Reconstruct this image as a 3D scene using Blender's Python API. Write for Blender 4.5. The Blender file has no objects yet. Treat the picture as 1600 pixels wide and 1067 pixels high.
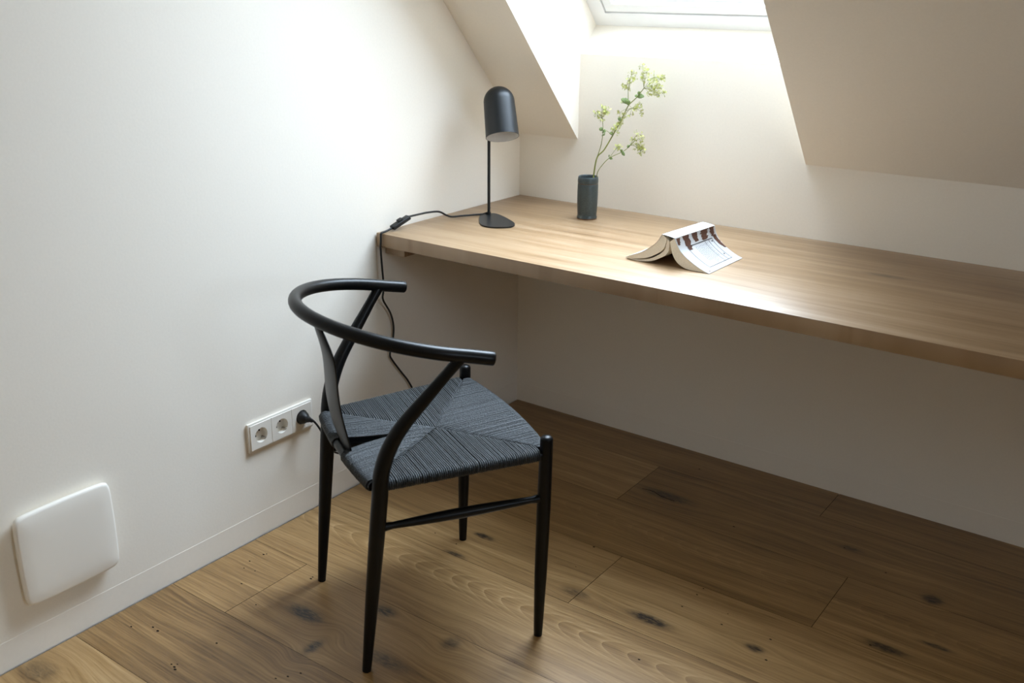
import bpy, bmesh, math, random
from mathutils import Vector, Matrix
random.seed(7)
scene = bpy.context.scene
COL = scene.collection

# ------------------------------------------------------------------ camera
CAMLOC = Vector((1.9274, -2.7010, 1.4121))
YAW, PITCH, ROLL, FPX = -0.6256, 0.3443, 0.0101, 1545.5
fw = Vector((math.sin(YAW)*math.cos(PITCH), math.cos(YAW)*math.cos(PITCH), -math.sin(PITCH)))
rt = fw.cross(Vector((0, 0, 1))).normalized()
up = rt.cross(fw)
cr, sr = math.cos(ROLL), math.sin(ROLL)
r2, u2 = rt*cr + up*sr, up*cr - rt*sr
cam = bpy.data.cameras.new('camera')
cam.sensor_width = 36.0
cam.lens = FPX*36.0/1600.0
cam.clip_start = 0.01
cam.dof.use_dof = True
cam.dof.focus_distance = 2.62
cam.dof.aperture_fstop = 4.0
camo = bpy.data.objects.new('camera', cam)
COL.objects.link(camo)
camo.matrix_world = Matrix(((r2.x, u2.x, -fw.x, CAMLOC.x), (r2.y, u2.y, -fw.y, CAMLOC.y),
                            (r2.z, u2.z, -fw.z, CAMLOC.z), (0, 0, 0, 1)))
scene.camera = camo

# ------------------------------------------------------------------ light and exposure
vs = scene.view_settings
vs.view_transform = 'Standard'
vs.look = 'None'
vs.gamma = 1.0
vs.use_curve_mapping = False
vs.exposure = 1.5
# bright thin overcast: a pale blue dome, brightest around the veiled sun beyond the skylight
SKY_BASE, SKY_GLOW, SKY_POWER = 3.0, 12.5, 6.0
SKY_DIR = Vector((-0.10, 0.50, 0.86)).normalized()
world = bpy.data.worlds.new('overcast_sky')
scene.world = world
world.use_nodes = True
wt = world.node_tree
bg = wt.nodes['Background']
bg.inputs['Color'].default_value = (0.79, 0.945, 1.135, 1)
wtc = wt.nodes.new('ShaderNodeTexCoord')
wdot = wt.nodes.new('ShaderNodeVectorMath'); wdot.operation = 'DOT_PRODUCT'
wdot.inputs[1].default_value = SKY_DIR
wt.links.new(wtc.outputs['Generated'], wdot.inputs[0])
def wmath(op, a, b):
    n = wt.nodes.new('ShaderNodeMath'); n.operation = op
    for i, v in enumerate((a, b)):
        if isinstance(v, bpy.types.NodeSocket): wt.links.new(v, n.inputs[i])
        else: n.inputs[i].default_value = v
    return n.outputs[0]
wglow = wmath('POWER', wmath('MAXIMUM', wdot.outputs['Value'], 0.0), SKY_POWER)
wt.links.new(wmath('ADD', wmath('MULTIPLY', wglow, SKY_GLOW), SKY_BASE), bg.inputs['Strength'])
scene.cycles.max_bounces = 10
scene.cycles.diffuse_bounces = 7
scene.cycles.sample_clamp_indirect = 6.0

# ------------------------------------------------------------------ helpers
def tag(o, label=None, cat=None, group=None, kind=None):
    if label: o['label'] = label
    if cat: o['category'] = cat
    if group: o['group'] = group
    if kind: o['kind'] = kind
    return o

def empty(name, loc=(0, 0, 0), rz=0.0):
    o = bpy.data.objects.new(name, None)
    COL.objects.link(o)
    o.location = loc
    o.rotation_euler = (0, 0, rz)
    o.empty_display_size = 0.05
    return o

def build(name, bm, mats, parent=None, smooth=True, angle=40, world_coords=False, recalc=True):
    """Link bm as one mesh object; geometry is in the parent's frame unless world_coords."""
    if recalc:
        bmesh.ops.recalc_face_normals(bm, faces=bm.faces)
    me = bpy.data.meshes.new(name)
    bm.to_mesh(me)
    bm.free()
    if not isinstance(mats, (list, tuple)):
        mats = [mats]
    for m in mats:
        me.materials.append(m)
    if smooth:
        for p in me.polygons:
            p.use_smooth = True
        try:
            me.set_sharp_from_angle(angle=math.radians(angle))
        except Exception:
            pass
    o = bpy.data.objects.new(name, me)
    COL.objects.link(o)
    if parent is not None:
        o.parent = parent
        if world_coords:
            o.matrix_parent_inverse = Matrix.LocRotScale(wloc(parent), wrot(parent), None).inverted()
    return o

def wloc(o):
    return (wmat(o)).to_translation()

def wrot(o):
    return (wmat(o)).to_quaternion()

def wmat(o):
    m = Matrix.LocRotScale(o.location, o.rotation_euler, o.scale)
    if o.parent:
        m = wmat(o.parent) @ o.matrix_parent_inverse @ m
    return m

def box(bm, x0, x1, y0, y1, z0, z1, bevel=0.0, seg=2, mi=0):
    vs_ = [bm.verts.new((x, y, z)) for x in (x0, x1) for y in (y0, y1) for z in (z0, z1)]
    idx = [(0, 1, 3, 2), (4, 6, 7, 5), (0, 4, 5, 1), (2, 3, 7, 6), (0, 2, 6, 4), (1, 5, 7, 3)]
    fs = [bm.faces.new([vs_[i] for i in f]) for f in idx]
    for f in fs:
        f.material_index = mi
    if bevel > 0:
        es = set(e for f in fs for e in f.edges)
        bmesh.ops.bevel(bm, geom=list(es), offset=bevel, segments=seg, profile=0.5, affect='EDGES')
    return fs

def quad(bm, pts, mi=0):
    f = bm.faces.new([bm.verts.new(p) for p in pts])
    f.material_index = mi
    return f

def catmull(P, n=8):
    P = [Vector(p) for p in P]
    out = []
    for i in range(len(P)-1):
        p0 = P[i-1] if i > 0 else P[i]*2 - P[i+1]
        p1, p2 = P[i], P[i+1]
        p3 = P[i+2] if i+2 < len(P) else P[i+1]*2 - P[i]
        for k in range(n):
            t = k/n
            out.append(0.5*((2*p1) + (p2-p0)*t + (2*p0-5*p1+4*p2-p3)*t*t + (-p0+3*p1-3*p2+p3)*t**3))
    out.append(P[-1])
    return out

def interp(x, xs, ys):
    if x <= xs[0]: return ys[0]
    for i in range(len(xs)-1):
        if x <= xs[i+1]:
            return ys[i] + (ys[i+1]-ys[i])*(x-xs[i])/(xs[i+1]-xs[i])
    return ys[-1]

def tube(bm, pts, rad, n=12, dome=0.0, flat=1.0, flat_axis=None, mi=0, caps=True):
    """Sweep a circle along pts; rad is a number or a list; dome rounds the ends by that many radii."""
    pts = [Vector(p) for p in pts]
    R = list(rad) if isinstance(rad, (list, tuple)) else [rad]*len(pts)
    if dome > 0:
        d0 = (pts[0]-pts[1]).normalized(); d1 = (pts[-1]-pts[-2]).normalized()
        a, ra, b, rb = pts[0], R[0], pts[-1], R[-1]
        st = [(1-math.cos(t), math.sin(t)) for t in [math.pi/2*k/5 for k in range(0, 5)]]
        head = [(a - d0*ra*dome + d0*ra*dome*math.cos(math.pi/2*k/5), ra*max(math.sin(math.pi/2*k/5), 0.02)) for k in range(0, 5)]
        tail = [(b - d1*rb*dome + d1*rb*dome*math.cos(math.pi/2*k/5), rb*max(math.sin(math.pi/2*k/5), 0.02)) for k in range(4, -1, -1)]
        pts = [h[0] for h in head] + [a - d0*ra*dome] + pts[1:-1] + [b - d1*rb*dome] + [t[0] for t in tail]
        R = [h[1] for h in head] + [ra] + R[1:-1] + [rb] + [t[1] for t in tail]
    T = []
    for i in range(len(pts)):
        a = pts[max(i-1, 0)]; b = pts[min(i+1, len(pts)-1)]
        T.append((b-a).normalized())
    ref = Vector((0, 0, 1)) if abs(T[0].z) < 0.9 else Vector((1, 0, 0))
    N = (ref - T[0]*ref.dot(T[0])).normalized()
    rings = []
    for i, p in enumerate(pts):
        if i > 0:
            q = T[i-1].rotation_difference(T[i])
            N = q @ N
            N = (N - T[i]*N.dot(T[i])).normalized()
        B = T[i].cross(N)
        ring = []
        for k in range(n):
            a = 2*math.pi*k/n
            d = N*math.cos(a) + B*math.sin(a)
            if flat_axis is not None:
                fa = Vector(flat_axis)
                d = d - fa*d.dot(fa)*(1-flat)
            ring.append(bm.verts.new(p + d*R[i]))
        rings.append(ring)
    for a, b in zip(rings[:-1], rings[1:]):
        for k in range(n):
            f = bm.faces.new((a[k], a[(k+1) % n], b[(k+1) % n], b[k]))
            f.material_index = mi
    if caps:
        f = bm.faces.new(rings[0][::-1]); f.material_index = mi
        f = bm.faces.new(rings[-1]); f.material_index = mi
    return rings

def lathe(bm, prof, n=48, M=None, mi=0, close_start=True, close_end=True):
    """Revolve (r, z) profile around z, transformed by M."""
    M = M or Matrix.Identity(4)
    rings = []
    for r, z in prof:
        if r < 1e-6:
            rings.append([bm.verts.new(M @ Vector((0, 0, z)))])
        else:
            rings.append([bm.verts.new(M @ Vector((r*math.cos(2*math.pi*k/n), r*math.sin(2*math.pi*k/n), z))) for k in range(n)])
    for a, b in zip(rings[:-1], rings[1:]):
        for k in range(n):
            k2 = (k+1) % n
            if len(a) == 1 and len(b) == 1: continue
            if len(a) == 1: f = bm.faces.new((a[0], b[k2], b[k]))
            elif len(b) == 1: f = bm.faces.new((a[k], a[k2], b[0]))
            else: f = bm.faces.new((a[k], a[k2], b[k2], b[k]))
            f.material_index = mi
    if close_start and len(rings[0]) > 1: bm.faces.new(rings[0][::-1]).material_index = mi
    if close_end and len(rings[-1]) > 1: bm.faces.new(rings[-1]).material_index = mi

# ------------------------------------------------------------------ materials
class NT:
    def __init__(self, name):
        self.mat = bpy.data.materials.new(name)
        self.mat.use_nodes = True
        self.t = self.mat.node_tree
        self.b = self.t.nodes['Principled BSDF']
    def node(self, typ, **kw):
        n = self.t.nodes.new(typ)
        for k, v in kw.items(): setattr(n, k, v)
        return n
    def put(self, sock, v):
        if hasattr(v, 'is_output') or isinstance(v, bpy.types.NodeSocket): self.t.links.new(v, sock)
        elif v is not None: sock.default_value = v
    def m(self, op, a, b=None, c=None, clamp=False):
        n = self.node('ShaderNodeMath', operation=op, use_clamp=clamp)
        self.put(n.inputs[0], a)
        if b is not None: self.put(n.inputs[1], b)
        if c is not None: self.put(n.inputs[2], c)
        return n.outputs[0]
    def xyz(self, x, y, z):
        n = self.node('ShaderNodeCombineXYZ')
        for s, v in zip(n.inputs, (x, y, z)): self.put(s, v)
        return n.outputs[0]
    def obj_xyz(self):
        tc = self.node('ShaderNodeTexCoord')
        s = self.node('ShaderNodeSeparateXYZ')
        self.t.links.new(tc.outputs['Object'], s.inputs[0])
        return tc.outputs['Object'], s.outputs[0], s.outputs[1], s.outputs[2]
    def noise(self, vec, scale=1.0, detail=2.0, rough=0.5):
        n = self.node('ShaderNodeTexNoise')
        self.put(n.inputs['Vector'], vec)
        n.inputs['Scale'].default_value = scale
        n.inputs['Detail'].default_value = detail
        n.inputs['Roughness'].default_value = rough
        return n.outputs['Fac']
    def ramp(self, fac, stops):
        n = self.node('ShaderNodeValToRGB')
        self.put(n.inputs[0], fac)
        while len(n.color_ramp.elements) < len(stops): n.color_ramp.elements.new(0.5)
        for e, (p, c) in zip(n.color_ramp.elements, stops):
            e.position = p
            e.color = (*c, 1) if len(c) == 3 else c
        return n.outputs[0]
    def mix(self, fac, a, b, blend='MIX'):
        n = self.node('ShaderNodeMix', data_type='RGBA', blend_type=blend)
        self.put(n.inputs[0], fac)
        self.put(n.inputs[6], a if not isinstance(a, tuple) else (*a, 1))
        self.put(n.inputs[7], b if not isinstance(b, tuple) else (*b, 1))
        return n.outputs[2]
    def bump(self, h, strength=0.2, dist=0.001):
        n = self.node('ShaderNodeBump')
        n.inputs['Strength'].default_value = strength
        n.inputs['Distance'].default_value = dist
        self.put(n.inputs['Height'], h)
        self.t.links.new(n.outputs[0], self.b.inputs['Normal'])
    def attr(self, name):
        n = self.node('ShaderNodeAttribute', attribute_name=name)
        return n.outputs['Fac']

def plain(name, col, rough=0.5, spec=0.5, metallic=0.0, grain=None, coat=0.0):
    k = NT(name)
    k.b.inputs['Roughness'].default_value = rough
    k.b.inputs['Metallic'].default_value = metallic
    k.b.inputs['Specular IOR Level'].default_value = spec
    k.b.inputs['Coat Weight'].default_value = coat
    o, x, y, z = k.obj_xyz()
    sc_, amt, bump_s, bump_d = grain or (60, 0.04, 0.0, 0.001)
    f = k.noise(o, sc_, 3)
    lo = tuple(max(0, c*(1-amt)) for c in col); hi = tuple(min(1, c*(1+amt)) for c in col)
    k.put(k.b.inputs['Base Color'], k.ramp(f, [(0.3, lo), (0.7, hi)]))
    if bump_s > 0: k.bump(f, bump_s, bump_d)
    return k.mat

PLASTER = plain('white_plaster', (0.89, 0.835, 0.745), 0.9, 0.2, grain=(170, 0.012, 0.25, 0.0006))
SKIRT = plain('white_skirting_paint', (0.885, 0.826, 0.735), 0.8, 0.2, grain=(90, 0.01, 0.05, 0.0005))
LINING = plain('white_window_paint', (0.88, 0.88, 0.88), 0.35, 0.5, grain=(40, 0.01, 0, 0.001))
GAP = plain('dark_gap', (0.05, 0.04, 0.03), 0.9, 0.1)
BLACKPAINT = plain('black_satin_paint', (0.0032, 0.0033, 0.0035), 0.36, 0.22, grain=(35, 0.08, 0.02, 0.0008))
LAMPBLACK = plain('black_lamp_metal', (0.0055, 0.0075, 0.009), 0.40, 0.42, grain=(300, 0.1, 0.03, 0.0003))
LAMPWHITE = plain('white_shade_inside', (0.72, 0.71, 0.70), 0.6, 0.3)
CORDBLACK = plain('black_cable', (0.008, 0.008, 0.008), 0.5, 0.4)
PLASTIC = plain('white_socket_plastic', (0.86, 0.815, 0.74), 0.3, 0.5, grain=(30, 0.005, 0, 0.001))
PLASTICD = plain('socket_pin_hole', (0.02, 0.02, 0.02), 0.6, 0.2)
METAL = plain('earth_clip_metal', (0.45, 0.42, 0.38), 0.35, 0.5, metallic=1.0)
COVERP = plain('white_cover_plastic', (0.90, 0.855, 0.775), 0.5, 0.3, grain=(25, 0.005, 0, 0.001))
PAPERW = plain('white_book_cover', (0.47, 0.465, 0.455), 0.5, 0.25, grain=(50, 0.01, 0, 0.001))
BROWNINK = plain('brown_brushed_ink', (0.085, 0.035, 0.022), 0.45, 0.4, grain=(240, 0.45, 0, 0.001))
BLACKINK = plain('black_ink', (0.03, 0.03, 0.035), 0.45, 0.4)
GREYINK = plain('grey_ink', (0.09, 0.09, 0.10), 0.5, 0.3)
STEM = plain('green_stem', (0.20, 0.22, 0.045), 0.55, 0.3, grain=(120, 0.2, 0, 0.001))
LEAFM = plain('green_leaf', (0.15, 0.20, 0.065), 0.6, 0.3, grain=(200, 0.25, 0, 0.001))
FLOWER = plain('yellow_green_flower', (0.37, 0.375, 0.095), 0.6, 0.3, grain=(160, 0.22, 0, 0.001))

def page_mat():
    k = NT('cream_page_edges')
    o, x, y, z = k.obj_xyz()
    f = k.noise(k.xyz(k.m('MULTIPLY', x, 900), k.m('MULTIPLY', y, 6), k.m('MULTIPLY', z, 900)), 1.0, 1)
    k.put(k.b.inputs['Base Color'], k.ramp(f, [(0.3, (0.82, 0.75, 0.62)), (0.7, (0.94, 0.89, 0.79))]))
    k.b.inputs['Roughness'].default_value = 0.85
    return k.mat
PAGES = page_mat()

def cord_mat():
    k = NT('black_paper_cord')
    o, x, y, z = k.obj_xyz()
    f = k.noise(o, 520, 2, 0.6)
    g = k.attr('tone')
    k.put(k.b.inputs['Base Color'], k.ramp(k.m('ADD', k.m('MULTIPLY', f, 0.82), k.m('MULTIPLY', g, 0.18)),
          [(0.30, (0.004, 0.005, 0.0055)), (0.52, (0.020, 0.0235, 0.0255)), (0.74, (0.085, 0.095, 0.10))]))
    k.b.inputs['Roughness'].default_value = 0.48
    k.b.inputs['Specular IOR Level'].default_value = 0.5
    k.bump(f, 1.0, 0.002)
    return k.mat
PAPERCORD = cord_mat()

def glaze_mat():
    k = NT('dark_green_glaze')
    o, x, y, z = k.obj_xyz()
    f = k.noise(o, 260, 3, 0.6)
    g = k.noise(k.xyz(k.m('MULTIPLY', x, 30), k.m('MULTIPLY', y, 30), k.m('MULTIPLY', z, 9)), 1.0, 2)
    c = k.ramp(k.m('ADD', k.m('MULTIPLY', f, 0.6), k.m('MULTIPLY', g, 0.4)), [(0.3, (0.022, 0.032, 0.034)), (0.72, (0.055, 0.075, 0.078))])
    ring = k.m('LESS_THAN', k.m('ABSOLUTE', k.m('SUBTRACT', z, 0.1075)), 0.0006)
    foot = k.m('LESS_THAN', z, 0.0035)
    rim = k.m('GREATER_THAN', z, 0.1262)
    w = k.m('MAXIMUM', k.m('MULTIPLY', ring, 0.8), k.m('MULTIPLY', foot, 0.85))
    c = k.mix(w, c, (0.17, 0.075, 0.03))
    k.put(k.b.inputs['Base Color'], c)
    k.b.inputs['Roughness'].default_value = 0.33
    k.bump(f, 0.25, 0.0006)
    return k.mat
GLAZE = glaze_mat()

def wood(name, stops, knots=(), plank_attr=False, rough=(0.38, 0.52), grain_amt=1.0, staves=None, bump_s=0.12, variation=0.35, spec=0.5):
    """Oak with its grain along x. Knots: (x, y, rx, ry, darkness)."""
    k = NT(name)
    o, x, y, z = k.obj_xyz()
    if plank_attr:
        rnd = k.attr('rnd'); cath = k.attr('cath'); cy = k.attr('cy')
    else:
        st = k.m('FLOOR', k.m('DIVIDE', k.m('ADD', y, 0.026), staves))
        wn = k.node('ShaderNodeTexWhiteNoise', noise_dimensions='1D')
        k.put(wn.inputs['W'], st)
        rnd = wn.outputs['Value']; cath = None
    yy = y; dark = None; halo = None
    for (kx, ky, rx, ry, dk) in knots:
        dx = k.m('DIVIDE', k.m('SUBTRACT', x, kx), rx)
        dy0 = k.m('SUBTRACT', y, ky)
        dy = k.m('DIVIDE', dy0, ry)
        d2 = k.m('ADD', k.m('MULTIPLY', dx, dx), k.m('MULTIPLY', dy, dy))
        e = k.m('POWER', 2.718, k.m('MULTIPLY', k.m('POWER', d2, 1.5), -0.8))
        wide = k.m('POWER', 2.718, k.m('MULTIPLY', d2, -0.16))
        yy = k.m('SUBTRACT', yy, k.m('MULTIPLY', k.m('MULTIPLY', dy0, wide), 0.75))
        ed = k.m('MULTIPLY', e, dk)
        dark = ed if dark is None else k.m('MAXIMUM', dark, ed)
    off = k.m('MULTIPLY', rnd, 37.0)
    wav = k.noise(k.xyz(k.m('ADD', k.m('MULTIPLY', x, 1.6), off), k.m('MULTIPLY', y, 5), off), 1.0, 2)
    yw = k.m('ADD', yy, k.m('MULTIPLY', k.m('SUBTRACT', wav, 0.5), 0.055))
    g1 = k.noise(k.xyz(k.m('ADD', k.m('MULTIPLY', x, 1.1), off), k.m('MULTIPLY', yw, 36), off), 1.0, 4, 0.6)
    g2 = k.noise(k.xyz(k.m('ADD', k.m('MULTIPLY', x, 5.0), off), k.m('MULTIPLY', yw, 190), off), 1.0, 3, 0.6)
    g3 = k.noise(k.xyz(k.m('ADD', k.m('MULTIPLY', x, 2.2), off), k.m('MULTIPLY', y, 4.5), off), 1.0, 2)
    pore = k.noise(k.xyz(k.m('ADD', k.m('MULTIPLY', x, 17.0), off), k.m('MULTIPLY', yw, 430), off), 1.0, 2, 0.5)
    ctr = lambda v, w: k.m('MULTIPLY', k.m('SUBTRACT', v, 0.5), w)
    f = k.m('ADD', ctr(g1, 0.95*grain_amt), ctr(g2, 0.75*grain_amt))
    f = k.m('ADD', f, ctr(g3, 0.35))
    f = k.m('ADD', f, ctr(rnd, variation))
    f = k.m('ADD', f, 0.53)
    pr = k.m('MULTIPLY', k.m('SUBTRACT', pore, 0.60), 6.0, None, True)
    f = k.m('SUBTRACT', f, k.m('MULTIPLY', pr, 0.22*grain_amt))
    if cath is not None:
        dyc = k.m('SUBTRACT', y, cy)
        par = k.m('SUBTRACT', x, k.m('MULTIPLY', k.m('MULTIPLY', dyc, dyc), 55.0))
        par = k.m('ADD', par, k.m('MULTIPLY', wav, 0.22))
        s = k.m('FRACT', k.m('MULTIPLY', par, 17.0))
        line = k.m('POWER', s, 5.0)
        fade = k.m('SUBTRACT', 1.0, k.m('DIVIDE', k.m('ABSOLUTE', dyc), 0.085), None, True)
        line = k.m('MULTIPLY', k.m('MULTIPLY', line, cath), fade)
        band = k.m('MULTIPLY', k.m('MULTIPLY', k.m('SUBTRACT', s, 0.5), cath), fade)
        f = k.m('ADD', f, k.m('ADD', k.m('MULTIPLY', line, 0.26), k.m('MULTIPLY', band, 0.10)))
    c = k.ramp(f, stops)
    if dark is not None:
        rg = k.noise(k.xyz(k.m('MULTIPLY', x, 55), k.m('MULTIPLY', y, 190), 0.0), 1.0, 3, 0.6)
        dk_ = k.m('MULTIPLY', dark, k.m('ADD', -0.25, k.m('MULTIPLY', rg, 2.5)), None, True)
        c = k.mix(dk_, c, (0.020, 0.013, 0.008))
    k.put(k.b.inputs['Base Color'], c)
    k.put(k.b.inputs['Roughness'], k.m('ADD', rough[0], k.m('MULTIPLY', g2, rough[1]-rough[0])))
    k.b.inputs['Specular IOR Level'].default_value = spec
    k.bump(g2, bump_s, 0.0008)
    return k.mat

FLOOR_KNOTS = [(1.032, -0.892, 0.052, 0.016, 0.95), (0.362, -1.365, 0.05, 0.020, 0.95), (0.775, -0.325, 0.075, 0.024, 0.8),
               (0.487, -0.829, 0.03, 0.010, 0.95), (0.483, -0.946, 0.030, 0.008, 0.8), (0.506, -1.244, 0.03, 0.018, 0.8),
               (0.712, -1.244, 0.020, 0.024, 0.6), (0.635, -1.378, 0.06, 0.018, 0.6), (0.470, -1.442, 0.014, 0.028, 0.8),
               (1.552, -0.401, 0.022, 0.020, 0.95), (1.517, -0.665, 0.045, 0.013, 0.95), (1.608, -0.589, 0.035, 0.008, 0.8),
               (1.276, -0.845, 0.022, 0.012, 0.85), (0.83, -0.905, 0.035, 0.016, 0.5), (0.057, -1.858, 0.045, 0.03, 0.5),
               (1.314, -0.286, 0.028, 0.010, 0.6)]
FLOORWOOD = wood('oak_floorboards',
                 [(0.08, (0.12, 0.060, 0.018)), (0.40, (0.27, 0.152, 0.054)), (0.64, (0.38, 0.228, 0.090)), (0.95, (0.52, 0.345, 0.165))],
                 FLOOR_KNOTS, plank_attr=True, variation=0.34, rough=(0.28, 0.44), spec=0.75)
DESKWOOD = wood('oak_worktop',
                [(0.08, (0.160, 0.087, 0.034)), (0.40, (0.275, 0.170, 0.084)), (0.64, (0.345, 0.229, 0.130)), (0.95, (0.43, 0.32, 0.21))],
                [(1.30, -0.26, 0.05, 0.012, 0.5)], staves=0.135, rough=(0.33, 0.46), variation=0.22, spec=0.7)

# ------------------------------------------------------------------ room
HK = 0.9559                    # knee wall height
SL = 0.8222                    # roof pitch
C, S = math.cos(SL), math.sin(SL)
XR = 4.4                       # right wall
YREAR = -4.634                 # foot of the opposite knee wall
SCEIL = (2.55-HK)/S            # where the slope meets the flat ceiling

def front(x, s, n=0.0):        # a point on the slope above the desk: s up the slope, n outwards through the roof
    return Vector((x, -s*C + n*S, HK + s*S + n*C))

def rear(x, s, n=0.0):
    return Vector((x, YREAR + s*C - n*S, HK + s*S + n*C))

def plane_obj(name, polys, mat, **kw):
    bm = bmesh.new()
    for p in polys:
        quad(bm, p)
    o = build(name, bm, mat, smooth=False, recalc=False, **kw)
    tag(o, kind='structure')
    return o

# floor: every plank its own face with a fine gap, over a dark bed
bm = bmesh.new()
lr = bm.faces.layers.float.new('rnd'); lc = bm.faces.layers.float.new('cath'); ly = bm.faces.layers.float.new('cy')
rows = [0.0, -0.166] + [-0.166-0.262*i for i in range(1, 19)]
joints = {0: 1.185, 1: 0.672, 2: 1.352, 3: 0.840, 4: 2.05, 5: 0.205, 6: 1.9, 7: 0.9}
rng = random.Random(3)
ROW_TONE = {(0, 0): 0.12, (0, 1): 0.08, (1, 0): 0.72, (1, 1): 0.04, (2, 0): 0.30, (2, 1): 0.18, (3, 0): 0.55, (3, 1): 0.52, (4, 0): 0.50, (4, 1): 0.6, (5, 0): 0.30, (5, 1): 0.46}  # boards under the desk set darker to deepen its shade; the rest just vary
G = 0.0005
for r in range(len(rows)-1):
    y1, y0 = rows[r], rows[r+1]
    j = joints.get(r, rng.uniform(0.3, 2.2))
    cuts = [0.004]
    xx = j - 2.2*math.ceil(j/2.2)
    while xx < XR + 2.2:
        if 0.004 < xx < XR: cuts.append(xx)
        xx += 2.2
    cuts.append(XR)
    for q in range(len(cuts)-1):
        f = quad(bm, [(cuts[q]+G*1.4, y0+G, 0), (cuts[q+1]-G*1.4, y0+G, 0), (cuts[q+1]-G*1.4, y1-G, 0), (cuts[q]+G*1.4, y1-G, 0)])
        f[lr] = ROW_TONE.get((r, q), rng.random())
        f[lc] = 1.0 if (r, q) in ((4, 0),) else (0.35 if r in (2, 7, 9) else 0.0)
        f[ly] = -1.035 if r == 4 else (y0+y1)/2 + 0.02
f = quad(bm, [(0, rows[-1], -0.003), (XR, rows[-1], -0.003), (XR, 0, -0.003), (0, 0, -0.003)], 1)
# worm holes and pin knots
PIN = [(0.076, -1.642), (0.118, -1.613), (0.139, -1.615), (0.285, -1.563), (0.24, -1.411), (0.141, -1.373), (0.09, -1.323), (0.076, -1.293), (0.123, -1.315),
       (0.261, -1.246), (0.263, -1.254), (0.486, -1.565), (0.502, -1.545), (0.516, -1.521), (0.279, -1.672), (0.266, -1.67), (0.276, -1.662), (0.287, -1.676),
       (1.07, -0.798), (1.077, -0.731), (1.172, -0.759), (1.178, -0.807), (1.085, -1.038), (1.293, -0.792), (1.314, -0.869), (0.769, -0.805), (0.756, -0.695),
       (1.078, -0.697), (1.485, -0.675), (1.298, -0.293), (1.424, -0.349), (0.452, -0.905), (1.013, -0.369), (0.78, -0.107), (0.37, -0.896), (0.080, -1.250), (0.084, -1.243)]
for (px, py) in PIN:
    a = rng.uniform(0.0018, 0.0042); b = a*rng.uniform(0.5, 0.75)
    vsx = [bm.verts.new((px + a*math.cos(t), py + b*math.sin(t), 0.0003)) for t in [2*math.pi*i/9 for i in range(9)]]
    ff = bm.faces.new(vsx); ff.material_index = 2
# the crack in the knot beside the desk's shadow
cr_ = [(0.700, -0.327), (0.735, -0.322), (0.765, -0.335), (0.79, -0.338), (0.812, -0.338)]
for a, b in zip(cr_[:-1], cr_[1:]):
    quad(bm, [(a[0], a[1]-0.0012, 0.0003), (b[0], b[1]-0.0012, 0.0003), (b[0], b[1]+0.0012, 0.0003), (a[0], a[1]+0.0012, 0.0003)], 2)
PINM = plain('dark_pin_knot', (0.02, 0.014, 0.01), 0.8, 0.2)
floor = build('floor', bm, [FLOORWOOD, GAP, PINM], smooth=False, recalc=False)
tag(floor, kind='structure')

# left wall (a pentagon), right wall, rear knee wall
ZB = -0.06                      # the walls run down below the boards
gable = lambda x: [(x, 0, ZB), (x, 0, HK), tuple(front(x, SCEIL)), tuple(rear(x, SCEIL)), (x, YREAR, HK), (x, YREAR, ZB)]
plane_obj('wall_left', [gable(0.0)], PLASTER)
WY0, WY1, WZ0, WZ1 = -2.55, -1.48, 1.30, 2.30          # unseen window opening added in the far gable for fill light
yc_, yd_ = front(0, SCEIL).y, rear(0, SCEIL).y
plane_obj('wall_right', [[(XR, 0, ZB), (XR, 0, HK), (XR, yc_, 2.55), (XR, yc_, ZB)],
                         [(XR, yc_, ZB), (XR, yc_, 2.55), (XR, WY1, 2.55), (XR, WY1, ZB)],
                         [(XR, WY1, ZB), (XR, WY1, WZ0), (XR, WY0, WZ0), (XR, WY0, ZB)],
                         [(XR, WY1, WZ1), (XR, WY1, 2.55), (XR, WY0, 2.55), (XR, WY0, WZ1)],
                         [(XR, WY0, ZB), (XR, WY0, 2.55), (XR, yd_, 2.55), (XR, yd_, ZB)],
                         [(XR, yd_, ZB), (XR, yd_, 2.55), (XR, YREAR, HK), (XR, YREAR, ZB)],
                         [(XR, WY0, WZ0), (XR, WY1, WZ0), (XR+0.25, WY1, WZ0), (XR+0.25, WY0, WZ0)],
                         [(XR, WY0, WZ1), (XR, WY1, WZ1), (XR+0.25, WY1, WZ1), (XR+0.25, WY0, WZ1)],
                         [(XR, WY0, WZ0), (XR, WY0, WZ1), (XR+0.25, WY0, WZ1), (XR+0.25, WY0, WZ0)],
                         [(XR, WY1, WZ0), (XR, WY1, WZ1), (XR+0.25, WY1, WZ1), (XR+0.25, WY1, WZ0)]], PLASTER)
plane_obj('wall_rear', [[(0, YREAR, ZB), (XR, YREAR, ZB), (XR, YREAR, HK), (0, YREAR, HK)]], PLASTER)
plane_obj('ceiling', [[front(0, SCEIL), front(XR, SCEIL), rear(XR, SCEIL), rear(0, SCEIL)]], PLASTER)

# desk wall with the part that rises into the window recess
NX0, NX1 = 0.227, 0.974
NS0, NS1, ND = 0.193, 1.55, 0.30
ZN = 1.2188
plane_obj('wall_back', [[(0, 0, ZB), (XR, 0, ZB), (XR, 0, HK), (0, 0, HK)], [(NX0, 0, HK), (NX1, 0, HK), (NX1, 0, ZN), (NX0, 0, ZN)]], PLASTER)

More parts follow.
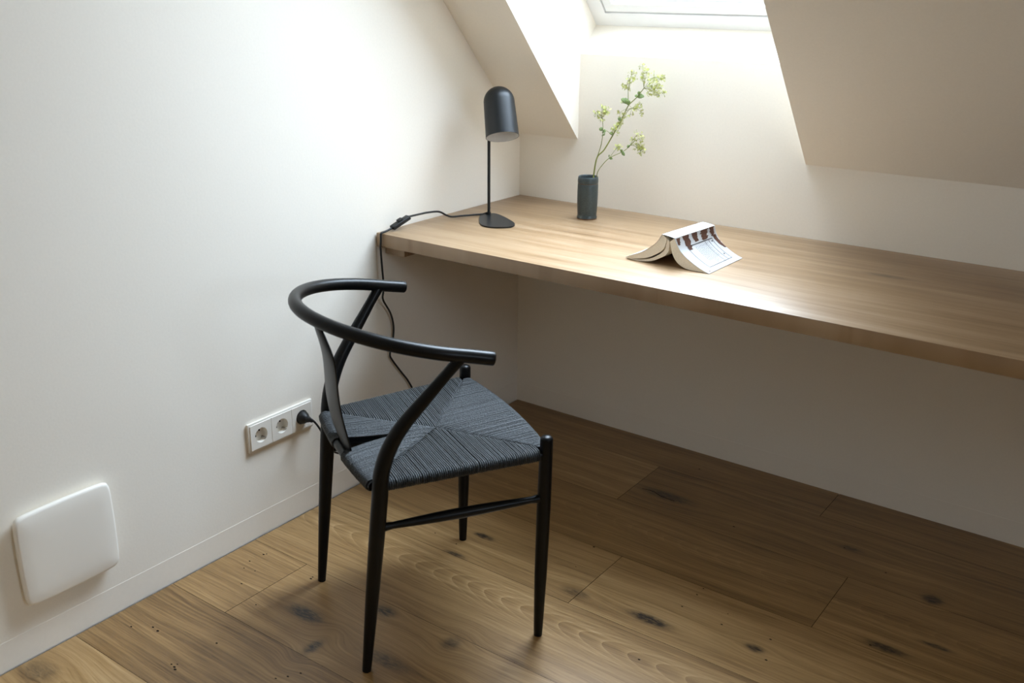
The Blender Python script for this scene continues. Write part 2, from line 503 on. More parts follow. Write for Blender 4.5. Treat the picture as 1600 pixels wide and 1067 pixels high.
# sloping ceiling with its recess: cheeks, sill, head
def slope(name, P, x0, x1, s0, s1, recess):
    polys = [[P(0, 0), P(x0, 0), P(x0, SCEIL), P(0, SCEIL)], [P(x1, 0), P(XR, 0), P(XR, SCEIL), P(x1, SCEIL)],
             [P(x0, s1), P(x1, s1), P(x1, SCEIL), P(x0, SCEIL)]]
    if s0 > 0: polys.append([P(x0, 0), P(x1, 0), P(x1, s0), P(x0, s0)])
    return plane_obj(name, polys + recess, PLASTER)
cheek = lambda x: [front(x, 0), front(x, NS1), front(x, NS1, ND), front(x, NS0, ND), Vector((x, 0, ZN))]
rec = [cheek(NX0), cheek(NX1), [Vector((NX0, 0, ZN)), Vector((NX1, 0, ZN)), front(NX1, NS0, ND), front(NX0, NS0, ND)],
       [front(NX0, NS1), front(NX1, NS1), front(NX1, NS1, ND), front(NX0, NS1, ND)]]
slope('ceiling_slope_front', front, NX0, NX1, 0.0, NS1, rec)
plane_obj('ceiling_slope_rear', [[rear(0, 0), rear(0, SCEIL), rear(XR, SCEIL), rear(XR, 0)]], PLASTER)

# roof windows: frame, sash, pane
def glass_mat():
    k = NT('window_glass')
    tr = k.node('ShaderNodeBsdfTransparent'); gl = k.node('ShaderNodeBsdfGlossy'); mx = k.node('ShaderNodeMixShader')
    tr.inputs[0].default_value = (0.97, 0.985, 0.98, 1)
    gl.inputs['Roughness'].default_value = 0.02
    fr = k.node('ShaderNodeFresnel'); fr.inputs[0].default_value = 1.3
    k.t.links.new(fr.outputs[0], mx.inputs[0]); k.t.links.new(tr.outputs[0], mx.inputs[1]); k.t.links.new(gl.outputs[0], mx.inputs[2])
    k.t.links.new(mx.outputs[0], k.t.nodes['Material Output'].inputs['Surface'])
    return k.mat
GLASS = glass_mat()

def slab(bm, P, x0, x1, s0, s1, n0, n1):
    vs_ = [bm.verts.new(P(x, s, n)) for x in (x0, x1) for s in (s0, s1) for n in (n0, n1)]
    for f in [(0, 1, 3, 2), (4, 6, 7, 5), (0, 4, 5, 1), (2, 3, 7, 6), (0, 2, 6, 4), (1, 5, 7, 3)]:
        bm.faces.new([vs_[i] for i in f])

def ring_frame(bm, P, x0, x1, s0, s1, w, n0, n1):
    slab(bm, P, x0, x0+w, s0, s1, n0, n1); slab(bm, P, x1-w, x1, s0, s1, n0, n1)
    slab(bm, P, x0+w, x1-w, s0, s0+w, n0, n1); slab(bm, P, x0+w, x1-w, s1-w, s1, n0, n1)

def roof_window(name, P, x0, x1, s0, s1, ND=ND):
    c = P((x0+x1)/2, (s0+s1)/2, ND)
    e = empty(name, c); tag(e, kind='structure')
    def part(nm, fn, mat):
        bm = bmesh.new(); fn(bm)
        bmesh.ops.translate(bm, verts=bm.verts, vec=-c)
        return build(nm, bm, mat, e, smooth=False)
    part('window_frame', lambda b: ring_frame(b, P, x0, x1, s0, s1, 0.050, ND, ND+0.09), LINING)
    part('window_gasket', lambda b: ring_frame(b, P, x0+0.05, x1-0.05, s0+0.05, s1-0.05, 0.003, ND+0.012, ND+0.085), plain('grey_gasket', (0.30, 0.31, 0.32), 0.7, 0.2))
    part('window_sash', lambda b: (ring_frame(b, P, x0+0.053, x1-0.053, s0+0.053, s1-0.053, 0.030, ND+0.004, ND+0.085),
                                   ring_frame(b, P, x0+0.083, x1-0.083, s0+0.083, s1-0.083, 0.010, ND+0.022, ND+0.085)), LINING)
    part('window_pane', lambda b: quad(b, [P(x0+0.09, s0+0.09, ND+0.05), P(x1-0.09, s0+0.09, ND+0.05), P(x1-0.09, s1-0.09, ND+0.05), P(x0+0.09, s1-0.09, ND+0.05)]), GLASS)
roof_window('window_1', front, NX0, NX1, NS0, NS1)

def side(a, s, n=0.0):         # a point on the far gable: a along it, s up it, n outwards
    return Vector((XR+n, a, s))
roof_window('added_fill_window', side, WY0, WY1, WZ0, WZ1, 0.10)  # unseen gable window, added to brighten the left wall

def portal(P, x0, x1, s0, s1, ND=ND):
    l = bpy.data.lights.new('sky_portal', 'AREA')
    l.shape = 'RECTANGLE'; l.size = (x1-x0)-0.1; l.size_y = (s1-s0)-0.1
    l.cycles.is_portal = True
    o = bpy.data.objects.new('sky_portal', l)
    COL.objects.link(o)
    c = P((x0+x1)/2, (s0+s1)/2, ND+0.10)
    n = (P(0, 0, 0) - P(0, 0, 1)).normalized()         # pointing into the room
    xa = (P(1, 0, 0) - P(0, 0, 0)).normalized(); ya = (-n).cross(xa)
    o.matrix_world = Matrix(((xa.x, ya.x, -n.x, c.x), (xa.y, ya.y, -n.y, c.y), (xa.z, ya.z, -n.z, c.z), (0, 0, 0, 1)))
portal(front, NX0, NX1, NS0, NS1)
portal(side, WY0, WY1, WZ0, WZ1, 0.15)

# flush skirting boards
bm = bmesh.new(); box(bm, 0.0, 0.0006, YREAR, 0, 0.0, 0.070)
tag(build('baseboard_left', bm, SKIRT, smooth=False), kind='structure')
bm = bmesh.new(); box(bm, 0.0006, XR, -0.0006, 0, 0.0, 0.070)
tag(build('baseboard_back', bm, SKIRT, smooth=False), kind='structure')

# ------------------------------------------------------------------ desk
H, DD, DT = 0.7512, 0.7013, 0.0383
desk = empty('wall_desk', (0, 0, H))
tag(desk, 'long pale oak desk top fixed along the white wall under the window', 'desk')
bm = bmesh.new(); box(bm, 0.004, 3.3, -DD, -0.001, -DT, 0, 0.0012, 2)
build('desk_top', bm, DESKWOOD, desk, angle=30)
bm = bmesh.new(); box(bm, 0.0005, 0.075, -0.664, -0.001, -DT-0.030, -DT-0.0002, 0.001, 1)
build('support_batten', bm, DESKWOOD, desk, angle=30)

# ------------------------------------------------------------------ chair
TH = 0.508
chair = empty('dining_chair', (0.559, -1.152, 0), -TH)     # local x = sitter's right, y = towards the desk
tag(chair, 'black wooden armchair with woven paper cord seat facing the desk', 'chair')
RZ0, RK, RA, RB, RE, RC, RL = 0.7291, 0.2108, 0.2631, 0.2660, 1.9386, -0.135, 0.0597

def rail_pts():
    out = []
    for s in [1, 0.75, 0.5, 0.25]:
        v = s*RL; out.append((-(RA-RC*v), v))
    for i in range(0, 73):
        t = math.pi*i/72
        c_, s_ = math.cos(t), math.sin(t)
        out.append((-RA*math.copysign(abs(c_)**(2/RE), c_), -RB*abs(s_)**(2/RE)))
    for s in [0.25, 0.5, 0.75, 1]:
        v = s*RL; out.append(((RA-RC*v), v))
    return [Vector((u, v, RZ0-RK*v)) for u, v in out]
bm = bmesh.new()
tube(bm, rail_pts(), 0.0142, 20, dome=0.28)
build('top_rail', bm, BLACKPAINT, chair, angle=50)

# rear legs rise, bend forwards and carry the arms
for s in (-1, 1):
    P = [Vector((s*0.1915, -0.2095, 0)), Vector((s*0.203, -0.167, 0.429)), Vector((s*0.205, -0.167, 0.525)), Vector((s*0.2628, -0.011, 0.7314-0.006))]
    pts = [P[0].lerp(P[1], t/14) for t in range(14)]
    e = P[2].lerp(P[3], 0.4)
    for i in range(14):
        t = i/14
        pts.append(P[1]*(1-t)**2 + P[2]*2*t*(1-t) + e*t*t)
    pts += [e.lerp(P[3], t/8) for t in range(9)]
    zs = [p.z for p in pts]
    rad = [interp(z, [0, 0.02, 0.20, 0.36, 0.45, 0.53, 0.62, 0.70, 0.735], [0.0098, 0.0105, 0.0150, 0.0172, 0.0172, 0.0165, 0.0140, 0.0112, 0.0125]) for z in zs]
    bm = bmesh.new()
    tube(bm, pts, rad, 20, dome=0.0)
    build('leg', bm, BLACKPAINT, chair, angle=50)
for s in (-1, 1):
    pts = [Vector((s*0.2300, 0.1893, 0)).lerp(Vector((s*0.2310, 0.2000, 0.497)), t/24) for t in range(25)]
    rad = [interp(p.z, [0, 0.01, 0.16, 0.34, 0.45, 0.5], [0.0096, 0.0104, 0.0142, 0.0158, 0.0146, 0.0140]) for p in pts]
    bm = bmesh.new()
    rings = tube(bm, pts[:-1] + [pts[-1]], rad, 20, dome=0.0)
    # rounded head
    top = pts[-1]; R = rad[-1]
    bmesh.ops.delete(bm, geom=[f for f in bm.faces if all(v in rings[-1] for v in f.verts)], context='FACES')
    prev = rings[-1]
    for kx in range(1, 6):
        a = math.pi/2*kx/6
        ring = [bm.verts.new(top + (v.co-top).normalized()*R*math.cos(a) + Vector((0, 0, R*0.62*math.sin(a)))) for v in rings[-1]]
        for i in range(20):
            bm.faces.new((prev[i], prev[(i+1) % 20], ring[(i+1) % 20], ring[i]))
        prev = ring
    bm.faces.new(prev)
    build('leg', bm, BLACKPAINT, chair, angle=60)

# side stretchers, thick in the middle
for s in (-1, 1):
    A = Vector((s*0.2012, -0.1741, 0.352)); B = Vector((s*0.2307, 0.1971, 0.356))
    pts = [A.lerp(B, t/24) for t in range(25)]
    rad = []
    for i in range(25):
        t = i/24
        r = 0.0066 + 0.0052*math.sin(math.pi*t)**1.3
        e = min(t, 1-t)*0.372
        if e > 0.008: r += 0.004*max(0, 1-(e-0.008)/0.02)
        else: r += 0.004
        rad.append(r)
    bm = bmesh.new(); tube(bm, pts, rad, 14)
    build('side_stretcher', bm, BLACKPAINT, chair, angle=60)

# back splat: one bent blade from the rear seat rail up to the top rail
def vz(z):
    t = (z-0.43)/(0.785-0.43)
    return -0.178 - t*0.074
SP = [(0.425, -0.016, 0.034), (0.443, -0.028, 0.042), (0.457, -0.048, 0.046), (0.475, -0.074, 0.049), (0.49, -0.085, 0.050), (0.515, -0.082, 0.049), (0.54, -0.071, 0.050), (0.577, -0.052, 0.063), (0.614, -0.019, 0.084),
      (0.647, 0.009, 0.108), (0.678, 0.033, 0.131), (0.705, 0.048, 0.147), (0.729, 0.053, 0.146), (0.745, 0.050, 0.128), (0.772, 0.045, 0.106)]
bm = bmesh.new()
secs = []
TK = 0.009
for z, a, b in SP:
    front_row, back_row = [], []
    for i in range(7):
        t = i/6
        u = a + (b-a)*t
        bulge = 0.004*math.sin(math.pi*t)
        edge = 0.0 if 0 < i < 6 else 0.0022
        back_row.append(bm.verts.new((u, vz(z)-bulge+edge, z)))
        front_row.append(bm.verts.new((u, vz(z)-bulge+TK-edge, z)))
    secs.append(back_row + front_row[::-1])
for A_, B_ in zip(secs[:-1], secs[1:]):
    n = len(A_)
    for i in range(n):
        bm.faces.new((A_[i], A_[(i+1) % n], B_[(i+1) % n], B_[i]))
bm.faces.new(secs[0][::-1]); bm.faces.new(secs[-1])
splat = build('back_splat', bm, BLACKPAINT, chair, angle=40)
sub = splat.modifiers.new('smooth', 'SUBSURF'); sub.levels = 1; sub.render_levels = 2

# seat rails (the cord wraps them)
def u_side(v):                       # half width of the seat at depth v
    return interp(v, [-0.175, 0.195], [0.196, 0.229])
def v_front(u): return 0.197 + 0.020*(1-(u/0.23)**2)
def v_back(u): return -0.178 - 0.012*(1-(u/0.2)**2)
def z_rail(v): return interp(v, [-0.19, 0.21], [0.446, 0.462])
RR = 0.0105                          # rail radius
for s in (-1, 1):
    bm = bmesh.new()
    tube(bm, [Vector((s*u_side(v), v, z_rail(v))) for v in (-0.172, -0.05, 0.08, 0.198)], RR, 12)
    build('seat_rail', bm, BLACKPAINT, chair)
bm = bmesh.new()
tube(bm, [Vector((u, v_front(u), z_rail(v_front(u)))) for u in [-0.225+0.45*i/12 for i in range(13)]], RR, 12)
build('seat_rail', bm, BLACKPAINT, chair)
bm = bmesh.new()
tube(bm, [Vector((u, v_back(u), z_rail(v_back(u)))) for u in [-0.195+0.39*i/12 for i in range(13)]], RR, 12)
build('seat_rail', bm, BLACKPAINT, chair)

# woven seat: cords at right angles to each rail, folding along the diagonals
CV = 0.030                            # depth of the middle of the weave
CRAD = 0.00205
def top_z(u, v):
    e = max(abs(u)/0.22, abs(v-CV)/0.2)
    return z_rail(v) + RR + CRAD - 0.006*max(0, 1-e)**0.8
def diag_u(v): return 0.222*(v-CV)/(0.192-CV) if v > CV else 0.190*(CV-v)/(CV+0.178)
def diag_v_front(u): return CV + (0.195-CV)*abs(u)/0.224
def diag_v_back(u): return CV - (CV+0.180)*abs(u)/0.192
bm = bmesh.new()
cl = bm.faces.layers.float.new('tone')
rg = random.Random(11)
def cord_path(outer, inner, zr, hint, bend=False):
    """outer: rail centre (x,y); inner: fold point; goes from under the rail round it and in to the fold."""
    ox, oy = outer; ix, iy = inner
    d = Vector((ix-ox, iy-oy, 0))
    L = d.length
    if L < 0.004: return
    d.normalize()
    o = Vector((ox, oy, zr))
    pts = []
    rr = RR + CRAD*0.9
    dz = rg.uniform(-0.0005, 0.0005)
    for a in (-115, -70, -25, 20, 60):
        t = math.radians(a)
        pts.append(o - d*rr*math.cos(t) + Vector((0, 0, rr*math.sin(t)+dz)))
    for t in (0.02, 0.25, 0.5, 0.75, 0.93, 1.0):
        p = o + d*L*t
        if bend:
            p.x = ix + (ox-ix)*(1-t)**2.6; p.y = oy + (iy-oy)*t
        z = top_z(p.x, p.y) + dz
        if t > 0.9: z -= 0.0006
        if t == 1.0: z -= 0.0030
        pts.append(Vector((p.x + rg.uniform(-1, 1)*0.0003, p.y + rg.uniform(-1, 1)*0.0003, z)))
    n0 = len(bm.faces)
    tube(bm, pts, CRAD, 6, caps=False)
    bm.faces.ensure_lookup_table()
    tone = rg.random()
    for i in range(n0, len(bm.faces)):
        bm.faces[i][cl] = tone
# side sections
for s in (-1, 1):
    v = -0.160
    while v < 0.182:
        jit = rg.uniform(-0.0004, 0.0004)
        cord_path((s*u_side(v), v), (s*diag_u(v+jit), v+jit), z_rail(v), 0)
        v += 0.00455 + (0.0012 if rg.random() < 0.06 else 0)
# front section
u = -0.214
while u < 0.214:
    cord_path((u*1.0, v_front(u)), (u, diag_v_front(u)), z_rail(v_front(u)), 0)
    u += 0.00455
# rear section, parted round the splat
for s in (-1, 1):
    ui = 0.002
    while ui < 0.186:
        uo = 0.034 + ui*(0.186-0.034)/0.186
        cord_path((s*uo, v_back(uo)), (s*ui, diag_v_back(ui)), z_rail(v_back(uo)), 0, True)
        ui += 0.0046
# the lower layer of the weave
def under(pts, dz=-0.013):
    bm.faces.new([bm.verts.new((x, y, top_z(x, y)+dz)) for x, y in pts])
for s in (-1, 1):
    under([(0, CV), (s*0.218, -0.165+0.355), (s*0.192, -0.165)])
    under([(0.001*s, CV), (s*0.188, -0.168), (s*0.034, -0.186), (s*0.012, -0.135)])
under([(0, CV), (-0.220, 0.194), (0, 0.214), (0.220, 0.194)])
seat = build('seat', bm, PAPERCORD, chair, angle=70, recalc=False)
tag(seat, 'woven black paper cord seat')

# ------------------------------------------------------------------ table lamp
LB = Vector((0.120, -0.327, H))
lamp = empty('desk_lamp', LB)
tag(lamp, 'black metal desk lamp with domed shade and cable on the oak desk', 'lamp')
outl = [(0.111, -0.360), (0.1065, -0.337), (0.113, -0.314), (0.131, -0.304), (0.173, -0.3225), (0.220, -0.351), (0.253, -0.376), (0.267, -0.400), (0.266, -0.424),
        (0.236, -0.452), (0.204, -0.457), (0.173, -0.439), (0.141, -0.402)]
def closed_curve(P, n=6):
    P = [Vector((*p, 0)) for p in P]
    m_ = len(P); out = []
    for i in range(m_):
        p0, p1, p2, p3 = P[i-1], P[i], P[(i+1) % m_], P[(i+2) % m_]
        for k_ in range(n):
            t = k_/n
            out.append(0.5*((2*p1)+(p2-p0)*t+(2*p0-5*p1+4*p2-p3)*t*t+(-p0+3*p1-3*p2+p3)*t**3))
    return out
bm = bmesh.new()
cc = closed_curve(outl)
lo = [bm.verts.new((p.x-LB.x, p.y-LB.y, 0.0002)) for p in cc]
hi = [bm.verts.new((p.x-LB.x, p.y-LB.y, 0.0045)) for p in cc]
n = len(cc)
for i in range(n): bm.faces.new((lo[i], lo[(i+1) % n], hi[(i+1) % n], hi[i]))
bm.faces.new(lo[::-1]); bm.faces.new(hi)
build('base', bm, LAMPBLACK, lamp, angle=30)
bm = bmesh.new()
tube(bm, [(0, 0, 0.004), (0, 0, 0.12), (0, 0, 0.30)], 0.0046, 16)
tube(bm, [(0, 0, 0.004), (0, 0, 0.012)], 0.0062, 16)
build('pole', bm, LAMPBLACK, lamp)
# shade: a tall dome tipped forwards
hf, hr = Vector((-0.5856, 0.8106, 0)), Vector((0.8106, 0.5856, 0))
ax = (hf*0.42 - hr*0.105 + Vector((0, 0, 0.90))).normalized()
sc0 = Vector((0.1835, -0.3450, 0.9975)) - LB
zq = Vector((0, 0, 1)).rotation_difference(ax).to_matrix().to_4x4()
MS = Matrix.Translation(sc0) @ zq
RS_, LS_ = 0.0492, 0.151
prof = []
for i in range(0, 7): prof.append((RS_-0.0035*(i/6), (LS_-0.046)*i/6))
for i in range(1, 13):
    t = math.pi/2*i/12
    prof.append(((RS_-0.0035)*math.cos(t) if i < 12 else 0.0, LS_-0.046 + 0.046*math.sin(t)))
bm = bmesh.new()
lathe(bm, prof, 56, MS, close_start=False)
rim = [(RS_-0.0015, 0.0), (RS_, 0.0)]
lathe(bm, rim, 56, MS, close_start=False, close_end=False)
shade = build('lamp_shade', bm, LAMPBLACK, lamp, angle=60)
bm = bmesh.new()
lathe(bm, [(max(r-0.0015, 0.0), z if r > 0.001 else z-0.0015) for r, z in prof], 56, MS, close_start=False)
inn = build('shade_lining', bm, LAMPWHITE, shade, angle=60)
tag(inn, 'white inside of the lamp shade')
bm = bmesh.new()
lathe(bm, [(0.0, 0.055), (0.018, 0.058), (0.026, 0.072), (0.024, 0.088), (0.014, 0.105), (0.013, 0.13)], 24, MS)
bulb = build('bulb', bm, plain('frosted_bulb', (0.8, 0.79, 0.76), 0.4, 0.5), lamp, angle=60)

# its cable: over the desk, through the switch, down to the socket
def rel(pts): return [Vector(p)-LB for p in pts]
cab1 = [(0.1195, -0.322, 0.776), (0.114, -0.320, 0.762), (0.106, -0.327, 0.7565), (0.100, -0.334, 0.7545), (0.085, -0.358, 0.7545), (0.070, -0.396, 0.756), (0.060, -0.432, 0.758), (0.055, -0.453, 0.766),
        (0.050, -0.480, 0.780), (0.045, -0.520, 0.7845), (0.040, -0.558, 0.7845), (0.036, -0.597, 0.784)]
cab2 = [(0.0265, -0.662, 0.760), (0.0262, -0.680, 0.7562), (0.0258, -0.695, 0.7546), (0.0254, -0.7040, 0.7535), (0.0252, -0.7062, 0.748), (0.025, -0.7066, 0.735), (0.024, -0.7075, 0.71), (0.026, -0.707, 0.66), (0.028, -0.706, 0.617), (0.028, -0.707, 0.583), (0.024, -0.705, 0.556),
        (0.016, -0.668, 0.505), (0.010, -0.650, 0.46), (0.010, -0.654, 0.42), (0.012, -0.671, 0.378), (0.012, -0.664, 0.357), (0.012, -0.629, 0.310), (0.012, -0.593, 0.263),
        (0.016, -0.570, 0.21), (0.022, -0.575, 0.15), (0.03, -0.63, 0.095), (0.03, -0.72, 0.085), (0.028, -0.82, 0.112), (0.024, -0.885, 0.134), (0.026, -0.930, 0.158),
        (0.045, -0.975, 0.205), (0.058, -1.003, 0.258), (0.058, -1.022, 0.290), (0.051, -1.031, 0.3030), (0.042, -1.0305, 0.3030)]
bm = bmesh.new()
tube(bm, catmull(rel(cab1), 6), 0.0029, 10)
tube(bm, catmull(rel(cab2), 6), 0.0029, 10)
cord = build('cord', bm, CORDBLACK, lamp, angle=60)
# inline switch, tilted over the desk edge
A = Vector((0.036, -0.597, 0.784)); B = Vector((0.0265, -0.662, 0.760))
axx = (B-A).normalized(); side = axx.cross(Vector((0, 0, 1))).normalized(); upv = side.cross(axx)
MX = Matrix(((axx.x, side.x, upv.x, (A.x+B.x)/2-LB.x), (axx.y, side.y, upv.y, (A.y+B.y)/2-LB.y), (axx.z, side.z, upv.z, (A.z+B.z)/2-LB.z), (0, 0, 0, 1)))
bm = bmesh.new()
box(bm, -0.034, 0.034, -0.0125, 0.0125, -0.0085, 0.0075, 0.003, 3)
for vv in bm.verts:
    q = abs(vv.co.x)/0.034
    vv.co.y *= 1-0.28*q**3; vv.co.z *= 1-0.35*q**3
bmesh.ops.transform(bm, matrix=MX, verts=bm.verts)
sw = build('cord_switch', bm, CORDBLACK, cord, angle=50)
bm = bmesh.new()
box(bm, -0.008, 0.008, -0.006, 0.006, 0.006, 0.0115, 0.001, 2)
bmesh.ops.transform(bm, matrix=MX, verts=bm.verts)
bmesh.ops.rotate(bm, verts=bm.verts, cent=MX.to_translation(), matrix=Matrix.Rotation(0.0, 3, 'X'))
build('rocker', bm, CORDBLACK, cord, angle=50)

# ------------------------------------------------------------------ triple socket on the left wall
PY0, PZ1, PW, PH = -1.2085, 0.3365, 0.2235, 0.0815
sock = empty('wall_socket', (0, PY0+PW/2, PZ1-PH/2))
tag(sock, 'white triple wall socket with the lamp plugged into its end outlet', 'socket')
bm = bmesh.new()
hw, hh = PW/2, PH/2
box(bm, 0.0003, 0.0075, -hw, hw, -hh, hh, 0.0016, 2)
build('socket_frame', bm, PLASTIC, sock, angle=35)
for i in range(3):
    cy_ = (i-1)*0.0712
    ins = bmesh.new()
    h2 = 0.0348; R0 = 0.0205; xf, xb = 0.0095, 0.0078
    nseg = 48
    sq, ci, cb = [], [], []
    for k_ in range(nseg):
        a = 2*math.pi*k_/nseg
        cx_, sx_ = math.cos(a), math.sin(a)
        m_ = h2/max(abs(cx_), abs(sx_))
        sq.append(ins.verts.new((xf, cy_ + cx_*m_, sx_*m_)))
        ci.append(ins.verts.new((xf, cy_ + cx_*R0, sx_*R0)))
    sb = [ins.verts.new((0.0072, v.co.y + (0.0004 if v.co.y > cy_ else -0.0004), v.co.z)) for v in sq]
    # the dish: a shallow recess sunk through the wall face
    depth = -0.0075
    cb = [ins.verts.new((depth, v.co.y, v.co.z)) for v in ci]
    for k_ in range(nseg):
        k2 = (k_+1) % nseg
        ins.faces.new((sq[k_], sq[k2], ci[k2], ci[k_]))
        ins.faces.new((sq[k2], sq[k_], sb[k_], sb[k2]))
        ins.faces.new((ci[k_], ci[k2], cb[k2], cb[k_]))
    ins.faces.new(cb)
    io = build('outlet', ins, PLASTIC, sock, angle=35)
    if i < 2:
        d_ = bmesh.new()
        for (oy, oz) in ((-0.0068, -0.0068), (0.0068, 0.0068)):
            lathe(d_, [(0.0028, 0), (0.0, 0.0002)], 14, Matrix.Translation((depth+0.0004, cy_+oy, oz)) @ Matrix.Rotation(math.pi/2, 4, 'Y'))
        build('pin_hole', d_, PLASTICD, io)
        for sgn in (-1, 1):
            d_ = bmesh.new()
            box(d_, depth+0.0005, 0.0088, cy_-sgn*0.0135-0.0025, cy_-sgn*0.0135+0.0025, sgn*0.0135-0.0022, sgn*0.0135+0.0022, 0.0005, 1)
            build('earth_clip', d_, METAL, io)

# cut the back of the recesses free of the frame: the frame keeps three round openings
fr_ob = [o for o in COL.objects if o.name == 'socket_frame'][0]
cut = bmesh.new()
for i in range(3):
    lathe(cut, [(0.0206, -0.03), (0.0206, 0.03)], 48, Matrix.Translation((0, (i-1)*0.0712, 0)) @ Matrix.Rotation(math.pi/2, 4, 'Y'))
cme = bpy.data.meshes.new('cutter'); cut.to_mesh(cme); cut.free()
cob = bpy.data.objects.new('cutter', cme); COL.objects.link(cob); cob.parent = sock
bo = fr_ob.modifiers.new('b', 'BOOLEAN'); bo.object = cob; bo.operation = 'DIFFERENCE'; bo.solver = 'EXACT'
bpy.context.view_layer.update()
dg = bpy.context.evaluated_depsgraph_get()
nm = bpy.data.meshes.new_from_object(fr_ob.evaluated_get(dg))
fr_ob.modifiers.clear(); old = fr_ob.data; fr_ob.data = nm
# the same openings through the wall plate itself
wl = bpy.data.objects['wall_left']
bpy.data.objects.remove(cob); bpy.data.meshes.remove(cme); bpy.data.meshes.remove(old)
bmw = bmesh.new()
hy0, hy1, hz0, hz1 = PY0+0.01, PY0+PW-0.01, PZ1-PH+0.015, PZ1-0.015
g_ = [Vector(p) for p in gable(0.0)]
ZC = [(0, y, z) for y, z in ()]
yA, yB = hy0, hy1
top_at = lambda y: HK + (-y)*S/C if y > front(0, SCEIL).y else 2.55
quad(bmw, [(0, 0, ZB), (0, 0, HK), (0, yB, top_at(yB)), (0, yB, ZB)])
quad(bmw, [(0, yB, ZB), (0, yB, hz0), (0, yA, hz0), (0, yA, ZB)])
quad(bmw, [(0, yB, hz1), (0, yB, top_at(yB)), (0, yA, top_at(yA)), (0, yA, hz1)])
yC = yc_
quad(bmw, [(0, yA, ZB), (0, yA, top_at(yA)), (0, yC, 2.55), (0, yC, ZB)])
yD = yd_
quad(bmw, [(0, yC, ZB), (0, yC, 2.55), (0, yD, 2.55), (0, yD, ZB)])
quad(bmw, [(0, yD, ZB), (0, yD, 2.55), (0, YREAR, HK), (0, YREAR, ZB)])
bmw.to_mesh(wl.data); bmw.free()

# plug of the lamp, in the end outlet
PLC = Vector((0, PY0+PW/2+0.0712, PZ1-PH/2))
MP = Matrix.Translation(PLC-LB) @ Matrix.Rotation(math.pi/2, 4, 'Y')
bm = bmesh.new()
lathe(bm, [(0.0, -0.006), (0.0182, -0.006), (0.0186, 0.002), (0.0186, 0.012), (0.0165, 0.020), (0.0125, 0.026), (0.009, 0.030), (0.0085, 0.036), (0.0062, 0.040), (0.005, 0.050), (0.0034, 0.052)], 36, MP)
build('plug', bm, CORDBLACK, cord, angle=35)

# ------------------------------------------------------------------ white cover plate low on the left wall
VY0, VY1, VZ0, VZ1 = -1.840, -1.612, 0.132, 0.353
vent = empty('vent_cover', (0, (VY0+VY1)/2, (VZ0+VZ1)/2))
tag(vent, 'square white cover plate low on the left wall near the floor', 'vent cover')
bm = bmesh.new()
NN = 24
hw, hh = (VY1-VY0)/2, (VZ1-VZ0)/2
def sqr(a, k_):
    e = 16.0
    c_, s_ = math.cos(a), math.sin(a)
    r = (abs(c_)**e + abs(s_)**e)**(-1/e)
    return c_*r*k_, s_*r*k_
rings = []
NA = 96
for k_, x_ in [(0.90, 0.004), (0.985, 0.010), (1.0, 0.0135), (1.0, 0.017), (0.993, 0.020), (0.978, 0.022), (0.94, 0.0232), (0.7, 0.0246), (0.4, 0.0252), (0.15, 0.0254)]:
    ring = []
    for i in range(NA):
        y_, z_ = sqr(2*math.pi*i/NA, k_)
        # sides bow outwards a little
        ring.append(bm.verts.new((x_, y_*hw*(0.975+0.025*(1-z_*z_)), z_*hh*(0.975+0.025*(1-y_*y_)))))
    rings.append(ring)
for A_, B_ in zip(rings[:-1], rings[1:]):
    for i in range(NA):
        bm.faces.new((A_[i], A_[(i+1) % NA], B_[(i+1) % NA], B_[i]))
bm.faces.new(rings[-1]); bm.faces.new(rings[0][::-1])
build('cover_plate', bm, COVERP, vent, angle=50)
bm = bmesh.new(); box(bm, 0.0003, 0.005, -hw*0.86, hw*0.86, -hh*0.86, hh*0.86, 0.001, 1)
build('mounting_frame', bm, COVERP, vent)

# ------------------------------------------------------------------ vase
VB = Vector((0.375, -0.170, H))
vase = empty('vase', VB)
tag(vase, 'small dark green stoneware vase with a brown ring on the desk', 'vase')
bm = bmesh.new()
lathe(bm, [(0.0, 0.0012), (0.0285, 0.0012), (0.0290, 0.0002), (0.0302, 0.0004), (0.0306, 0.0025), (0.0306, 0.0065), (0.0293, 0.0095), (0.0290, 0.013), (0.0298, 0.022), (0.0308, 0.045), (0.0312, 0.075), (0.0310, 0.100), (0.0307, 0.1068), (0.0302, 0.1075), (0.0307, 0.1082),
           (0.0312, 0.113), (0.0310, 0.120), (0.0299, 0.1265), (0.0285, 0.1285), (0.0268, 0.1268), (0.0262, 0.120), (0.0262, 0.06), (0.0255, 0.010), (0.0, 0.0095)], 56)
build('vase_body', bm, GLAZE, vase, angle=50)

# ------------------------------------------------------------------ flower sprig
sprig = empty('flower_sprig', (VB.x, VB.y, H+0.012))
tag(sprig, 'loose sprig of tiny yellow green flowers standing in the dark vase', 'flowers')
SO = Vector((VB.x, VB.y, H+0.012))
EYE, ER, EU, EF = Vector((1.9274, -2.7010, 1.4121)), Vector((0.808574, 0.588317, 0.009507)), Vector((-0.205834, 0.267684, 0.941264)), Vector((-0.551217, 0.763039, -0.337538))   # the frame the sprig was surveyed in
def cp(px, py, depth=0.0):
    """A survey sighting carried to the upright plane through the vase, moved back by depth (metres)."""
    d = ER*((px-800)/1545.5) + EU*(-(py-533.5)/1545.5) + EF
    n_ = Vector((EF.x, EF.y, 0)).normalized()
    t = ((VB - EYE).dot(n_) + depth)/d.dot(n_)
    return EYE + d*t - SO
def stem(pts, r0, r1):
    b = bmesh.new()
    pts = catmull(pts, 5)
    m_ = len(pts)
    tube(b, pts, [r0 + (r1-r0)*i/(m_-1) for i in range(m_)], 8)
    return build('stem', b, STEM, sprig)
root = Vector((-0.012, 0.006, 0.0))
